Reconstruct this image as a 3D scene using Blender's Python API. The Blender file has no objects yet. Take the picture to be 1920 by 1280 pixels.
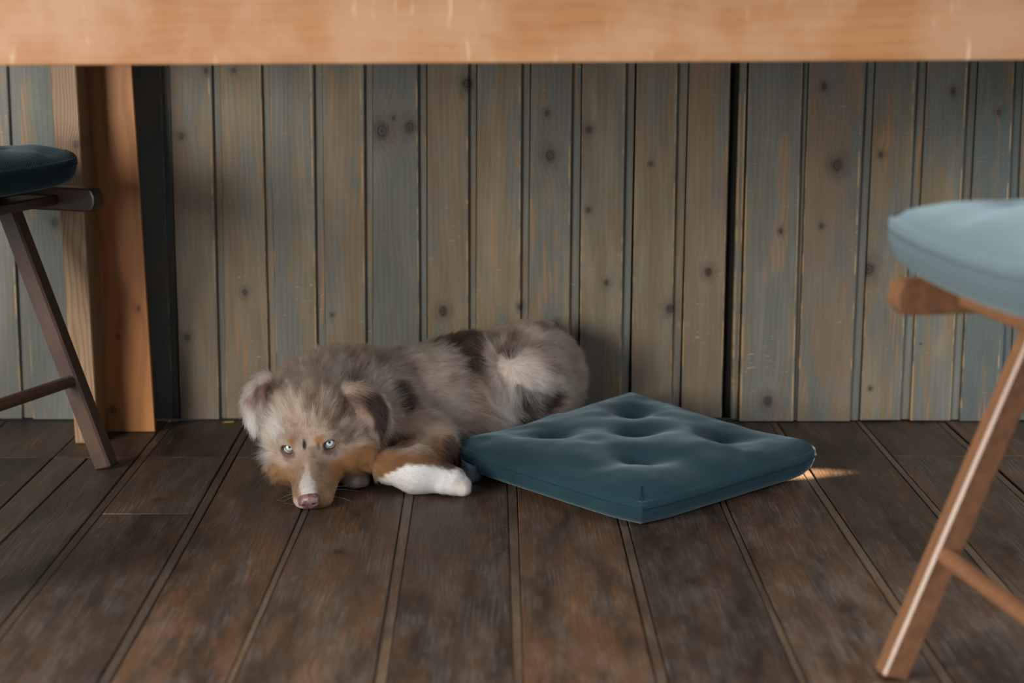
import bpy, bmesh, math, random
import numpy as np
from mathutils import Vector, Matrix

R = math.radians
rng = np.random.default_rng(11)
random.seed(5)
scene = bpy.context.scene
col = scene.collection

# ------------------------------------------------------------------ camera, world, lights, exposure
cam_d = bpy.data.cameras.new('camera')
cam = bpy.data.objects.new('camera', cam_d)
col.objects.link(cam)
cam.location = (0, 0, 0.80)
cam.rotation_euler = (R(90 - 11.0), 0, -math.atan(23 / 3400))
cam_d.sensor_width = 36
cam_d.lens = 36 * 3400 / 1920
cam_d.clip_start = 0.05
cam_d.dof.use_dof = True
cam_d.dof.focus_distance = 2.93
cam_d.dof.aperture_fstop = 3.0
scene.camera = cam

world = bpy.data.worlds.new('daylight')
scene.world = world
world.use_nodes = True
bg = world.node_tree.nodes['Background']
bg.inputs['Color'].default_value = (0.80, 0.90, 1.0, 1)
bg.inputs['Strength'].default_value = 0.52

def area(name, loc, target, size, energy, color):
    d = bpy.data.lights.new(name, 'AREA')
    d.shape = 'RECTANGLE'
    d.size, d.size_y = size
    d.energy = energy
    d.color = color
    o = bpy.data.objects.new(name, d)
    col.objects.link(o)
    o.location = loc
    o.rotation_euler = (Vector(target) - Vector(loc)).to_track_quat('-Z', 'Y').to_euler()
    return o

# big window on the left behind the camera, a smaller one on the right
area('window_light', (-2.7, 0.0, 1.0), (-0.1, 3.2, 0.3), (1.8, 1.2), 195, (1.0, 0.94, 0.86))
area('side_window_light', (2.1, 1.5, 1.5), (0.7, 2.0, 0.45), (0.9, 0.9), 45, (0.95, 0.97, 1.0))
area('roof_window_light', (0.45, 2.0, 2.7), (0.45, 2.0, 0.0), (1.6, 1.3), 55, (1.0, 0.96, 0.92))
sp = bpy.data.lights.new('low_sun_beam', 'SPOT')
sp.energy = 3000
sp.color = (1.0, 0.72, 0.45)
sp.spot_size = R(2.7)
sp.spot_blend = 0.5
sp.shadow_soft_size = 0.012
spo = bpy.data.objects.new('low_sun_beam', sp)
col.objects.link(spo)
spo.location = (1.95, 3.16, 0.42)
spo.rotation_euler = (Vector((0.535, 2.952, 0.022)) - spo.location).to_track_quat('-Z', 'Y').to_euler()

scene.view_settings.view_transform = 'Standard'
scene.view_settings.look = 'None'
scene.view_settings.gamma = 1
scene.view_settings.use_curve_mapping = False
scene.view_settings.exposure = 0.2

# ------------------------------------------------------------------ helpers
def link(name, me, mat=None, parent=None, smooth=False):
    o = bpy.data.objects.new(name, me)
    col.objects.link(o)
    if mat is not None and hasattr(me, 'materials'):
        me.materials.clear()
        me.materials.append(mat)
    if parent is not None:
        o.parent = parent
    if smooth:
        me.polygons.foreach_set('use_smooth', [True] * len(me.polygons))
    return o

def empty(name, loc=(0, 0, 0), rz=0.0, label=None, cat=None, group=None):
    o = bpy.data.objects.new(name, None)
    col.objects.link(o)
    o.location = loc
    o.rotation_euler = (0, 0, rz)
    tag(o, label, cat, group)
    return o

def tag(o, label=None, cat=None, group=None, kind=None):
    if label: o['label'] = label
    if cat: o['category'] = cat
    if group: o['group'] = group
    if kind: o['kind'] = kind

def pydata(name, v, f):
    me = bpy.data.meshes.new(name)
    me.from_pydata([tuple(map(float, p)) for p in v], [], [tuple(map(int, q)) for q in f])
    me.update()
    return me

def from_bm(name, bm):
    bmesh.ops.recalc_face_normals(bm, faces=bm.faces[:])
    me = bpy.data.meshes.new(name)
    bm.to_mesh(me)
    bm.free()
    return me

def prism(bm, bottom, top, bevel=0.0, seg=1):
    """closed prism from two matching loops of points"""
    b = [bm.verts.new(p) for p in bottom]
    t = [bm.verts.new(p) for p in top]
    n = len(b)
    bm.faces.new(b[::-1])
    bm.faces.new(t)
    for i in range(n):
        bm.faces.new((b[i], b[(i + 1) % n], t[(i + 1) % n], t[i]))
    if bevel:
        vs = set(b + t)
        es = [e for e in bm.edges if e.verts[0] in vs and e.verts[1] in vs]
        bmesh.ops.bevel(bm, geom=es, offset=bevel, segments=seg, affect='EDGES', profile=0.6)

def box_bm(x0, x1, y0, y1, z0, z1, bevel=0.0, seg=1):
    bm = bmesh.new()
    prism(bm, [(x0, y0, z0), (x1, y0, z0), (x1, y1, z0), (x0, y1, z0)],
          [(x0, y0, z1), (x1, y0, z1), (x1, y1, z1), (x0, y1, z1)], bevel, seg)
    return bm

def beam_bm(p0, p1, w, h, up=(0, 0, 1), bevel=0.0, seg=1):
    """square stick between two points; w across, h along the projected up"""
    p0, p1 = Vector(p0), Vector(p1)
    a = (p1 - p0).normalized()
    s = a.cross(Vector(up)).normalized()
    u = s.cross(a).normalized()
    bm = bmesh.new()
    c = [(-w / 2, -h / 2), (w / 2, -h / 2), (w / 2, h / 2), (-w / 2, h / 2)]
    prism(bm, [p0 + s * i + u * j for i, j in c], [p1 + s * i + u * j for i, j in c], bevel, seg)
    return bm

def tube_mesh(name, pts, r, n=10, closed=False):
    pts = [Vector(p) for p in pts]
    m = len(pts)
    rr = r if hasattr(r, '__len__') else [r] * m
    v, f = [], []
    ref = None
    for i, p in enumerate(pts):
        a = pts[(i - 1) % m] if (closed or i > 0) else p
        b = pts[(i + 1) % m] if (closed or i < m - 1) else p
        t = (b - a).normalized()
        if ref is None:
            ref = t.orthogonal().normalized()
        s = (ref - t * ref.dot(t)).normalized()
        ref = s
        u = t.cross(s)
        for k in range(n):
            an = 2 * math.pi * k / n
            v.append(p + (s * math.cos(an) + u * math.sin(an)) * rr[i])
    for i in range(m if closed else m - 1):
        for k in range(n):
            j = (i + 1) % m
            f.append((i * n + k, i * n + (k + 1) % n, j * n + (k + 1) % n, j * n + k))
    if not closed:
        f.append(tuple(range(n))[::-1])
        f.append(tuple((m - 1) * n + k for k in range(n)))
    return pydata(name, v, f)

# numpy lattice noise ------------------------------------------------
_tab = rng.random((64, 64, 64)).astype(np.float32)
def vnoise(p, scale=1.0, seed=0):
    q = np.asarray(p, np.float32) * scale + np.float32(17.3 * seed + 100)
    i = np.floor(q).astype(np.int32)
    f = q - i
    f = f * f * (3 - 2 * f)
    out = 0
    for dx in (0, 1):
        for dy in (0, 1):
            for dz in (0, 1):
                w = (f[..., 0] if dx else 1 - f[..., 0]) * (f[..., 1] if dy else 1 - f[..., 1]) * (f[..., 2] if dz else 1 - f[..., 2])
                out = out + w * _tab[(i[..., 0] + dx) & 63, (i[..., 1] + dy) & 63, (i[..., 2] + dz) & 63]
    return out

# node helper --------------------------------------------------------
class NT:
    def __init__(self, name):
        self.mat = bpy.data.materials.new(name)
        self.mat.use_nodes = True
        self.t = self.mat.node_tree
        self.t.nodes.clear()
        self.out = self.t.nodes.new('ShaderNodeOutputMaterial')
    def n(self, typ, **kw):
        nd = self.t.nodes.new(typ)
        for k, v in kw.items():
            setattr(nd, k, v)
        return nd
    def put(self, sock, val):
        if hasattr(val, 'is_output'):
            self.t.links.new(val, sock)
        elif isinstance(val, (tuple, list)) and len(val) == 3 and sock.type == 'RGBA':
            sock.default_value = (*val, 1)
        else:
            sock.default_value = val
    def m(self, op, a, b=0.0, c=0.0, clamp=False):
        nd = self.n('ShaderNodeMath', operation=op, use_clamp=clamp)
        self.put(nd.inputs[0], a); self.put(nd.inputs[1], b)
        if len(nd.inputs) > 2: self.put(nd.inputs[2], c)
        return nd.outputs[0]
    def add(self, a, b): return self.m('ADD', a, b)
    def sub(self, a, b): return self.m('SUBTRACT', a, b)
    def mul(self, a, b): return self.m('MULTIPLY', a, b)
    def sep(self, v):
        nd = self.n('ShaderNodeSeparateXYZ'); self.put(nd.inputs[0], v); return nd.outputs
    def xyz(self, x, y, z):
        nd = self.n('ShaderNodeCombineXYZ')
        self.put(nd.inputs[0], x); self.put(nd.inputs[1], y); self.put(nd.inputs[2], z)
        return nd.outputs[0]
    def noise(self, v, scale=1.0, detail=2.0, rough=0.5, out=0):
        nd = self.n('ShaderNodeTexNoise')
        self.put(nd.inputs['Vector'], v); nd.inputs['Scale'].default_value = scale
        nd.inputs['Detail'].default_value = detail; nd.inputs['Roughness'].default_value = rough
        return nd.outputs[out]
    def ss(self, v, a, b, lo=0.0, hi=1.0):
        nd = self.n('ShaderNodeMapRange', interpolation_type='SMOOTHSTEP')
        self.put(nd.inputs[0], v); self.put(nd.inputs[1], a); self.put(nd.inputs[2], b)
        self.put(nd.inputs[3], lo); self.put(nd.inputs[4], hi)
        return nd.outputs[0]
    def mix(self, f, a, b, mode='MIX'):
        nd = self.n('ShaderNodeMix', data_type='RGBA', blend_type=mode)
        self.put(nd.inputs[0], f); self.put(nd.inputs[6], a); self.put(nd.inputs[7], b)
        return nd.outputs[2]
    def attr(self, name, typ='OBJECT'):
        nd = self.n('ShaderNodeAttribute', attribute_name=name, attribute_type=typ)
        return nd
    def obj(self): return self.n('ShaderNodeTexCoord').outputs['Object']
    def rnd(self): return self.n('ShaderNodeObjectInfo').outputs['Random']
    def bump(self, h, strength=0.3, dist=0.001, normal=None):
        nd = self.n('ShaderNodeBump'); nd.inputs['Strength'].default_value = strength
        nd.inputs['Distance'].default_value = dist; self.put(nd.inputs['Height'], h)
        if normal is not None: self.put(nd.inputs['Normal'], normal)
        return nd.outputs[0]
    def bsdf(self, color, rough=0.5, normal=None, spec=0.5, **kw):
        nd = self.n('ShaderNodeBsdfPrincipled')
        self.put(nd.inputs['Base Color'], color); self.put(nd.inputs['Roughness'], rough)
        self.put(nd.inputs['Specular IOR Level'], spec)
        if normal is not None: self.put(nd.inputs['Normal'], normal)
        for k, v in kw.items(): self.put(nd.inputs[k.replace('_', ' ')], v)
        self.t.links.new(nd.outputs[0], self.out.inputs[0])
        return self.mat

# ------------------------------------------------------------------ materials
def knots_of(g, x, z, names, stretch=0.6):
    """sum of bulges (bends the rings) and a dark core for each knot stored on the object"""
    bulge, core, halo = 0.0, 0.0, 0.0
    for nm in names:
        a = g.attr(nm)
        k = g.sep(a.outputs['Vector'])
        dx = g.sub(x, k[0]); dz = g.mul(g.sub(z, k[1]), stretch)
        r = g.m('MAXIMUM', k[2], 1e-5)
        d = g.m('DIVIDE', g.m('SQRT', g.add(g.mul(dx, dx), g.mul(dz, dz))), r)
        kn = g.noise(g.xyz(g.m('DIVIDE', dx, r), g.m('DIVIDE', dz, r), g.mul(k[0], 50)), 0.9, 2, 0.6)
        d = g.mul(d, g.add(0.60, g.mul(kn, 0.8)))
        e = g.m('EXPONENT', g.mul(g.mul(d, d), -0.16))
        bulge = g.add(bulge, g.mul(e, g.mul(r, 1.7)))
        core = g.m('MAXIMUM', core, g.mul(g.ss(d, 1.05, 0.55), g.add(0.72, g.mul(g.m('SINE', g.mul(d, 17)), 0.28))))
        halo = g.m('MAXIMUM', halo, g.ss(d, 2.6, 0.9))
    return bulge, core, halo

def wall_material():
    g = NT('stained_pine_wall')
    p = g.obj(); x, y, z = g.sep(p)
    rnd = g.rnd(); off = g.mul(rnd, 41.0)
    bulge, core, halo = knots_of(g, x, z, ('k1', 'k2', 'k3'), 0.85)
    wob = g.noise(g.xyz(g.add(g.mul(x, 9), off), g.mul(z, 2.2), off), 1, 2)
    u = g.add(g.add(x, g.mul(wob, 0.055)), bulge)
    ring = g.m('SINE', g.add(g.mul(u, 620), g.mul(off, 3)))
    ring01 = g.add(g.mul(ring, 0.5), 0.5)
    fib = g.noise(g.xyz(g.add(g.mul(u, 900), off), g.mul(y, 900), g.mul(z, 14)), 1, 3, 0.6)
    blot = g.noise(g.xyz(g.add(g.mul(x, 17), off), g.mul(off, 1.7), g.mul(z, 4.2)), 1, 4, 0.6)
    blot2 = g.noise(g.xyz(g.add(g.mul(x, 42), off), g.add(off, 9.0), g.mul(z, 5.0)), 1, 3, 0.6)
    st = g.attr('stain').outputs['Fac']
    fw = g.attr('face_width').outputs['Fac']
    strip = g.ss(g.sub(x, fw), -0.001, 0.003)
    m = g.add(g.add(blot, g.mul(g.sub(blot2, 0.5), 0.5)), g.add(g.mul(g.sub(st, 0.5), 0.5), g.mul(strip, 0.10)))
    stain = g.ss(m, 0.42, 0.62)
    tan = g.mix(g.ss(blot2, 0.35, 0.7), (0.165, 0.126, 0.076), (0.222, 0.184, 0.122))
    tan = g.mix(g.attr('warm').outputs['Fac'], tan, (0.185, 0.125, 0.078))
    blue = g.mix(g.ss(blot2, 0.3, 0.75), (0.105, 0.118, 0.104), (0.150, 0.150, 0.132))
    blue = g.mix(g.attr('teal').outputs['Fac'], blue, (0.055, 0.092, 0.100))
    c = g.mix(g.mul(stain, 0.9), tan, blue)
    # bare orange wood showing along the latewood
    bare = g.noise(g.xyz(g.add(g.mul(x, 30), off), g.add(off, 21.0), g.mul(z, 4.5)), 1, 3, 0.55)
    om = g.mul(g.ss(bare, 0.58, 0.68), g.ss(ring01, 0.35, 0.8))
    c = g.mix(g.mul(om, 0.75), c, (0.33, 0.165, 0.065))
    c = g.mix(g.mul(g.ss(ring01, 0.65, 1.0), g.ss(blot, 0.3, 0.7, 0.06, 0.26)), c, (0.085, 0.064, 0.045))
    big = g.noise(g.xyz(g.add(g.mul(x, 6), off), off, g.mul(z, 2.6)), 1, 3, 0.6)
    c = g.mix(g.ss(big, 0.36, 0.60, 0.30, 0.0), c, (0.070, 0.066, 0.058))
    c = g.mix(g.ss(fib, 0.25, 0.75, 0.20, 0.0), c, (0.05, 0.045, 0.04))
    # stain rubbed off along the arrises
    ez = g.noise(g.xyz(off, off, g.mul(z, 11)), 1, 4, 0.7)
    ed = g.m('MINIMUM', g.m('ABSOLUTE', g.sub(x, g.sub(fw, 0.001))), g.m('ABSOLUTE', g.sub(x, 0.0012)))
    c = g.mix(g.mul(g.mul(g.ss(ed, 0.0022, 0.0008), g.ss(ez, 0.46, 0.58)), 0.75), c, (0.34, 0.235, 0.115))
    # pale scuffs
    sc = g.noise(g.xyz(g.add(g.mul(x, 60), off), off, g.mul(z, 260)), 1, 2, 0.6)
    sc2 = g.noise(g.xyz(g.add(g.mul(x, 8), off), off, g.mul(z, 9)), 1, 2, 0.6)
    c = g.mix(g.mul(g.mul(g.ss(sc, 0.66, 0.74), g.ss(sc2, 0.5, 0.65)), 0.45), c, (0.42, 0.40, 0.36))
    c = g.mix(g.mul(halo, 0.55), c, (0.070, 0.056, 0.044))
    c = g.mix(core, c, g.mix(g.attr('hollow').outputs['Fac'], (0.022, 0.015, 0.011), (0.004, 0.004, 0.003)))
    c = g.mix(g.attr('dark').outputs['Fac'], c, (0.020, 0.022, 0.016))  # painted shade for the plank beside the table leg
    h = g.add(g.mul(fib, 0.6), g.mul(ring01, 0.5))
    return g.bsdf(c, g.ss(fib, 0.2, 0.8, 0.5, 0.68), g.bump(h, 0.35, 0.0007), 0.35)

def floor_material():
    g = NT('worn_dark_floorboard')
    p = g.obj(); x, y, z = g.sep(p)
    rnd = g.rnd(); off = g.mul(rnd, 53.0)
    bulge, core, halo = knots_of(g, x, y, ('k1', 'k2'), 0.75)
    wob = g.noise(g.xyz(g.add(g.mul(x, 8), off), g.mul(y, 2.5), off), 1, 2)
    u = g.add(g.add(x, g.mul(wob, 0.075)), bulge)
    ring01 = g.add(g.mul(g.m('SINE', g.add(g.mul(u, 950), off)), 0.5), 0.5)
    fib = g.noise(g.xyz(g.add(g.mul(u, 900), off), g.mul(y, 22), off), 1, 4, 0.72)
    big = g.noise(g.xyz(g.add(g.mul(x, 14), off), g.mul(y, 3.0), off), 1, 4, 0.6)
    big2 = g.noise(g.xyz(g.add(g.mul(x, 24), off), g.mul(y, 4.5), g.add(off, 7)), 1, 5, 0.65)
    wear = g.noise(g.xyz(g.add(g.mul(x, 30), off), g.mul(y, 8), g.add(off, 13)), 1, 6, 0.70)
    red = g.attr('red').outputs['Fac']
    grey = g.attr('grey').outputs['Fac']
    lite = g.attr('lite').outputs['Fac']
    c = g.mix(g.ss(big, 0.30, 0.70), (0.022, 0.015, 0.011), (0.060, 0.038, 0.025))
    c = g.mix(g.mul(g.ss(g.add(big2, g.mul(red, 0.10)), 0.46, 0.72), g.add(0.25, g.mul(red, 0.45))), c, (0.115, 0.054, 0.024))
    st = g.noise(g.xyz(g.add(g.mul(x, 110), off), g.mul(y, 5), g.add(off, 31)), 1, 3, 0.6)
    c = g.mix(g.mul(g.mul(g.ss(st, 0.60, 0.74), g.ss(big2, 0.42, 0.62)), g.add(0.10, g.mul(red, 0.6))), c, (0.24, 0.100, 0.030))
    streak = g.noise(g.xyz(g.add(g.mul(g.add(x, g.mul(wob, 0.012)), 420), off), g.mul(y, 6), off), 1, 6, 0.78)
    wm = g.mul(g.ss(g.add(wear, g.mul(grey, 0.16)), 0.44, 0.72), g.ss(streak, 0.36, 0.68))
    c = g.mix(g.mul(wm, 0.55), c, (0.150, 0.128, 0.106))
    scr = g.noise(g.xyz(g.add(g.mul(x, 90), off), g.mul(y, 300), 2.0), 1, 3, 0.7)
    c = g.mix(g.mul(g.mul(g.ss(scr, 0.60, 0.72), g.ss(wear, 0.45, 0.62)), 0.35), c, (0.20, 0.18, 0.155))
    c = g.mix(g.mul(lite, g.ss(big, 0.25, 0.7, 0.10, 0.60)), c, (0.125, 0.085, 0.055))
    hv = g.n('ShaderNodeHueSaturation'); g.put(hv.inputs['Color'], c); g.put(hv.inputs['Value'], g.add(0.78, g.mul(rnd, 0.44))); c = hv.outputs[0]
    c = g.mix(g.ss(fib, 0.22, 0.52, 0.60, 0.0), c, (0.020, 0.014, 0.010))
    c = g.mix(g.mul(g.ss(ring01, 0.6, 1.0), g.ss(big2, 0.35, 0.7, 0.05, 0.32)), c, (0.026, 0.018, 0.013))
    c = g.mix(g.mul(halo, 0.4), c, (0.030, 0.019, 0.013))
    c = g.mix(g.mul(core, 0.8), c, (0.014, 0.010, 0.008))
    spk = g.noise(p, 170, 1, 0.5)
    c = g.mix(g.ss(spk, 0.82, 0.85), c, (0.36, 0.32, 0.27))
    rough = g.add(g.ss(wear, 0.35, 0.7, 0.40, 0.60), g.mul(wm, 0.15))
    h = g.add(g.mul(fib, 0.9), g.mul(ring01, 0.18))
    return g.bsdf(c, rough, g.bump(h, 0.55, 0.0009), 0.30)

def pine_material(name, dark, light, orange, axis='z', ringf=260, scuff=0.0, rough=0.5, ringc=0.5):
    """clear varnished pine; axis = grain direction"""
    g = NT(name)
    p = g.obj(); s = g.sep(p)
    al, ac, ot = (s[2], s[0], s[1]) if axis == 'z' else (s[0], s[2], s[1])
    rnd = g.rnd(); off = g.mul(rnd, 29.0)
    bulge, core, halo = knots_of(g, ac, al, ('k1', 'k2', 'k3'), 0.8)
    wob = g.noise(g.xyz(g.add(g.mul(ac, 9), off), g.mul(al, 2.4), g.mul(ot, 9)), 1, 2)
    u = g.add(g.add(ac, g.add(g.mul(ot, 0.7), g.mul(wob, 0.09))), bulge)
    ring01 = g.add(g.mul(g.m('SINE', g.add(g.mul(u, ringf), off)), 0.5), 0.5)
    fib = g.noise(g.xyz(g.mul(ac, 600), g.mul(ot, 600), g.mul(al, 12)), 1, 3, 0.6)
    big = g.noise(g.xyz(g.mul(ac, 10), g.mul(ot, 10), g.add(g.mul(al, 2.5), off)), 1, 4, 0.6)
    c = g.mix(g.ss(big, 0.3, 0.7), light, orange)
    c = g.mix(g.mul(g.ss(ring01, 0.55, 1.0), ringc), c, dark)
    c = g.mix(g.ss(fib, 0.2, 0.7, 0.25, 0.0), c, dark)
    if scuff:
        a = g.noise(g.xyz(g.mul(al, 7), g.mul(ac, 7), 3.0), 1, 4, 0.6)
        b = g.noise(g.xyz(g.mul(al, 90), g.mul(ac, 12), 8.0), 1, 3, 0.6)
        c = g.mix(g.mul(g.ss(a, 0.36, 0.66), scuff), c, (0.320, 0.195, 0.118))
        c = g.mix(g.mul(g.mul(g.ss(b, 0.62, 0.72), g.ss(a, 0.4, 0.6)), 0.6), c, (0.46, 0.33, 0.22))
    c = g.mix(g.mul(halo, 0.35), c, dark)
    c = g.mix(core, c, (0.06, 0.025, 0.014))
    return g.bsdf(c, rough, g.bump(g.add(fib, g.mul(ring01, 0.4)), 0.25, 0.0006), 0.4)

def dark_wood_material():
    g = NT('brown_stained_chair_wood')
    p = g.obj(); s = g.sep(p)
    f = g.noise(g.xyz(g.mul(s[0], 60), g.mul(s[1], 420), g.mul(s[2], 60)), 1, 3, 0.6)
    b = g.noise(p, 14, 3, 0.6)
    shade = g.attr('tone').outputs['Fac']
    c = g.mix(g.ss(b, 0.3, 0.7), (0.040, 0.020, 0.013), (0.075, 0.037, 0.022))
    c = g.mix(shade, c, (0.215, 0.100, 0.048))
    c = g.mix(g.ss(f, 0.3, 0.7, 0.35, 0.0), c, (0.024, 0.012, 0.008))
    return g.bsdf(c, 0.36, g.bump(f, 0.2, 0.0004), 0.5)

def fabric_material():
    g = NT('teal_twill_fabric')
    p = g.obj(); s = g.sep(p)
    d = g.add(g.mul(s[0], 0.9), g.mul(s[1], 0.42))
    tw = g.add(g.mul(g.m('SINE', g.mul(d, 2600)), 0.5), 0.5)
    b = g.noise(p, 9, 4, 0.6)
    f = g.noise(p, 700, 2, 0.6)
    c = g.mix(g.ss(b, 0.3, 0.7), (0.0065, 0.027, 0.038), (0.009, 0.036, 0.047))
    c = g.mix(g.attr('lit_tint').outputs['Fac'], c, (0.135, 0.175, 0.19))  # bright window light on a pad, painted in as a paler tint
    c = g.mix(g.mul(g.ss(tw, 0.5, 0.0), 0.45), c, (0.005, 0.018, 0.026))
    c = g.mix(g.ss(f, 0.5, 0.8, 0.0, 0.25), c, (0.026, 0.056, 0.068))
    return g.bsdf(c, 0.85, g.bump(g.add(tw, g.mul(f, 0.4)), 0.5, 0.0006), 0.2,
                  Sheen_Weight=0.30, Sheen_Roughness=0.4, Sheen_Tint=(0.55, 0.75, 0.85))

def plain(name, color, rough=0.6, spec=0.3, scale=60.0, var=0.25, **kw):
    g = NT(name)
    b = g.noise(g.obj(), scale, 3, 0.6)
    c = g.mix(g.ss(b, 0.3, 0.7), tuple(v * (1 - var) for v in color), tuple(min(1, v * (1 + var)) for v in color))
    return g.bsdf(c, rough, g.bump(b, 0.15, 0.0005), spec, **kw)

M_wall = wall_material()
M_floor = floor_material()
M_post = pine_material('orange_pine_board', (0.22, 0.078, 0.018), (0.42, 0.190, 0.058), (0.33, 0.122, 0.030), 'z', 190)
M_post2 = pine_material('worn_pale_pine_edge', (0.10, 0.052, 0.022), (0.275, 0.175, 0.100), (0.225, 0.130, 0.064), 'z', 900)
M_beam = pine_material('scuffed_pine_rail', (0.165, 0.062, 0.019), (0.285, 0.138, 0.053), (0.235, 0.096, 0.031), 'x', 520, 0.62, ringc=0.2)
M_chair = dark_wood_material()
M_fabric = fabric_material()
M_seam = plain('dark_seam_thread', (0.008, 0.026, 0.036), 0.9)
M_ribbon = plain('navy_grosgrain_ribbon', (0.085, 0.115, 0.145), 0.55, 0.5, 300, 0.4)
M_leaf = plain('dry_yellow_leaf', (0.45, 0.30, 0.07), 0.6)
M_black = plain('dark_void', (0.006, 0.006, 0.005), 0.9)

# ------------------------------------------------------------------ floor
def lineX(a, Y): # (x at wall line 3.34, x at 2.0)
    return a[0] + (a[1] - a[0]) * (3.34 - Y) / 1.34
G_ = 0.0016
SEAM = 3.064
floor_root = empty('floor')
tag(floor_root, 'worn dark brown plank floor with narrow filler strips', kind='structure')
sub = link('subfloor', from_bm('subfloor', box_bm(-2.2, 2.2, -0.6, 3.42, -0.06, -0.016)), M_black, floor_root)

def board(l, r, y0, y1, name='floorboard', top=0.0, **props):
    bm = bmesh.new()
    G_ = random.choice((0.0008, 0.0016, 0.0024))
    pts = [(lineX(l, y0) + G_ / 2, y0), (lineX(r, y0) - G_ / 2, y0), (lineX(r, y1) - G_ / 2, y1), (lineX(l, y1) + G_ / 2, y1)]
    tilt = random.uniform(-0.0006, 0.0006)
    zz = [top + tilt, top - tilt, top - tilt, top + tilt]
    prism(bm, [(px, py, -0.016) for px, py in pts], [(px, py, z) for (px, py), z in zip(pts, zz)], 0.0013)
    o = link(name, from_bm(name, bm), M_floor, floor_root)
    for k in ('k1', 'k2'): o[k] = [9.0, 9.0, 0.0]
    o['red'] = 0.3; o['grey'] = 0.3; o['lite'] = 0.0
    for k, v in props.items(): o[k] = v
    return o

FL = {'F1': (-0.772, -0.800), 'F0': (-0.707, -0.757), 'F2L': (-0.629, -0.641), 'F2R': (-0.611, -0.629), 'F3L': (-0.479, -0.474),
      'F3R': (-0.461, -0.459), 'F4': (-0.286, -0.315), 'F4L': (-0.300, -0.322), 'F5L': (-0.159, -0.149), 'F5R': (-0.142, -0.134), 'F6L': (0.009, 0.016),
      'F6R': (0.028, 0.027), 'F7L': (0.178, 0.1835), 'F7R': (0.192, 0.199), 'F8L': (0.346, 0.351), 'F8R': (0.356, 0.362),
      'F9L': (0.506, 0.519), 'F9R': (0.521, 0.534), 'F10L': (0.671, 0.680), 'F10R': (0.682, 0.696), 'F11L': (0.822, 0.850),
      'F11R': (0.836, 0.862)}
Y0, Y1 = -0.5, 3.338
def strip_run(l, r, **kw): board(FL[l], FL[r], Y0, Y1, 'filler_strip', -0.0006, lite=1.0, **kw)
def run(l, r, seam=SEAM, near={}, far={}):
    board(l, r, Y0, seam - 0.001, **near)
    board(l, r, seam + 0.001, Y1, **far)
run((-0.930, -0.935), FL['F1'], near=dict(grey=0.4))
board(FL['F1'], FL['F0'], Y0, SEAM - 0.001, grey=0.7)
board(FL['F0'], FL['F2L'], Y0, SEAM - 0.001, grey=1.0, red=0.1)
board(FL['F1'], FL['F2L'], SEAM + 0.001, Y1, red=0.6)
strip_run('F2L', 'F2R')
board(FL['F2R'], FL['F3L'], Y0, 2.716, grey=0.35, red=0.25)
board(FL['F2R'], FL['F3L'], 2.718, SEAM - 0.001, grey=0.65, red=0.1, k1=[-0.545, 2.80, 0.006])
board(FL['F2R'], FL['F3L'], SEAM + 0.001, Y1, grey=0.1, red=0.0)
strip_run('F3L', 'F3R')
run(FL['F3R'], FL['F4L'], near=dict(red=0.8, grey=0.25), far=dict(red=0.3))
strip_run('F4L', 'F4')
run(FL['F4'], FL['F5L'], near=dict(red=0.55, grey=0.3, k1=[-0.235, 2.52, 0.010]))
strip_run('F5L', 'F5R')
run(FL['F5R'], FL['F6L'], near=dict(red=0.3, grey=0.45))
strip_run('F6L', 'F6R')
run(FL['F6R'], FL['F7L'], near=dict(red=0.95, grey=0.2))
strip_run('F7L', 'F7R')
run(FL['F7R'], FL['F8L'], near=dict(red=0.2, grey=0.4, k1=[0.262, 2.385, 0.011], k2=[0.245, 2.53, 0.009]))
strip_run('F8L', 'F8R')
run(FL['F8R'], FL['F9L'], near=dict(red=0.7, grey=0.35, k1=[0.455, 2.27, 0.012]))
strip_run('F9L', 'F9R')
run(FL['F9R'], FL['F10L'], near=dict(red=0.35, grey=0.3, k1=[0.600, 2.66, 0.012]))
strip_run('F10L', 'F10R')
run(FL['F10R'], FL['F11L'], near=dict(red=0.3, grey=0.5))
strip_run('F11L', 'F11R')
for i in range(6):
    xa = 0.842 + 0.16 * i
    run((xa, xa + 0.023), (xa + 0.158, xa + 0.18))
    xb = -0.932 - 0.16 * i
    run((xb - 0.16, xb - 0.163), (xb, xb - 0.005))

# ------------------------------------------------------------------ plank wall
wall = empty('wall_back')
tag(wall, 'vertical pine plank wall with worn blue grey stain', kind='structure')
link('backing', from_bm('backing', box_bm(-2.1, 2.1, 3.352, 3.41, 0.0, 1.25)), M_black, wall)
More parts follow.
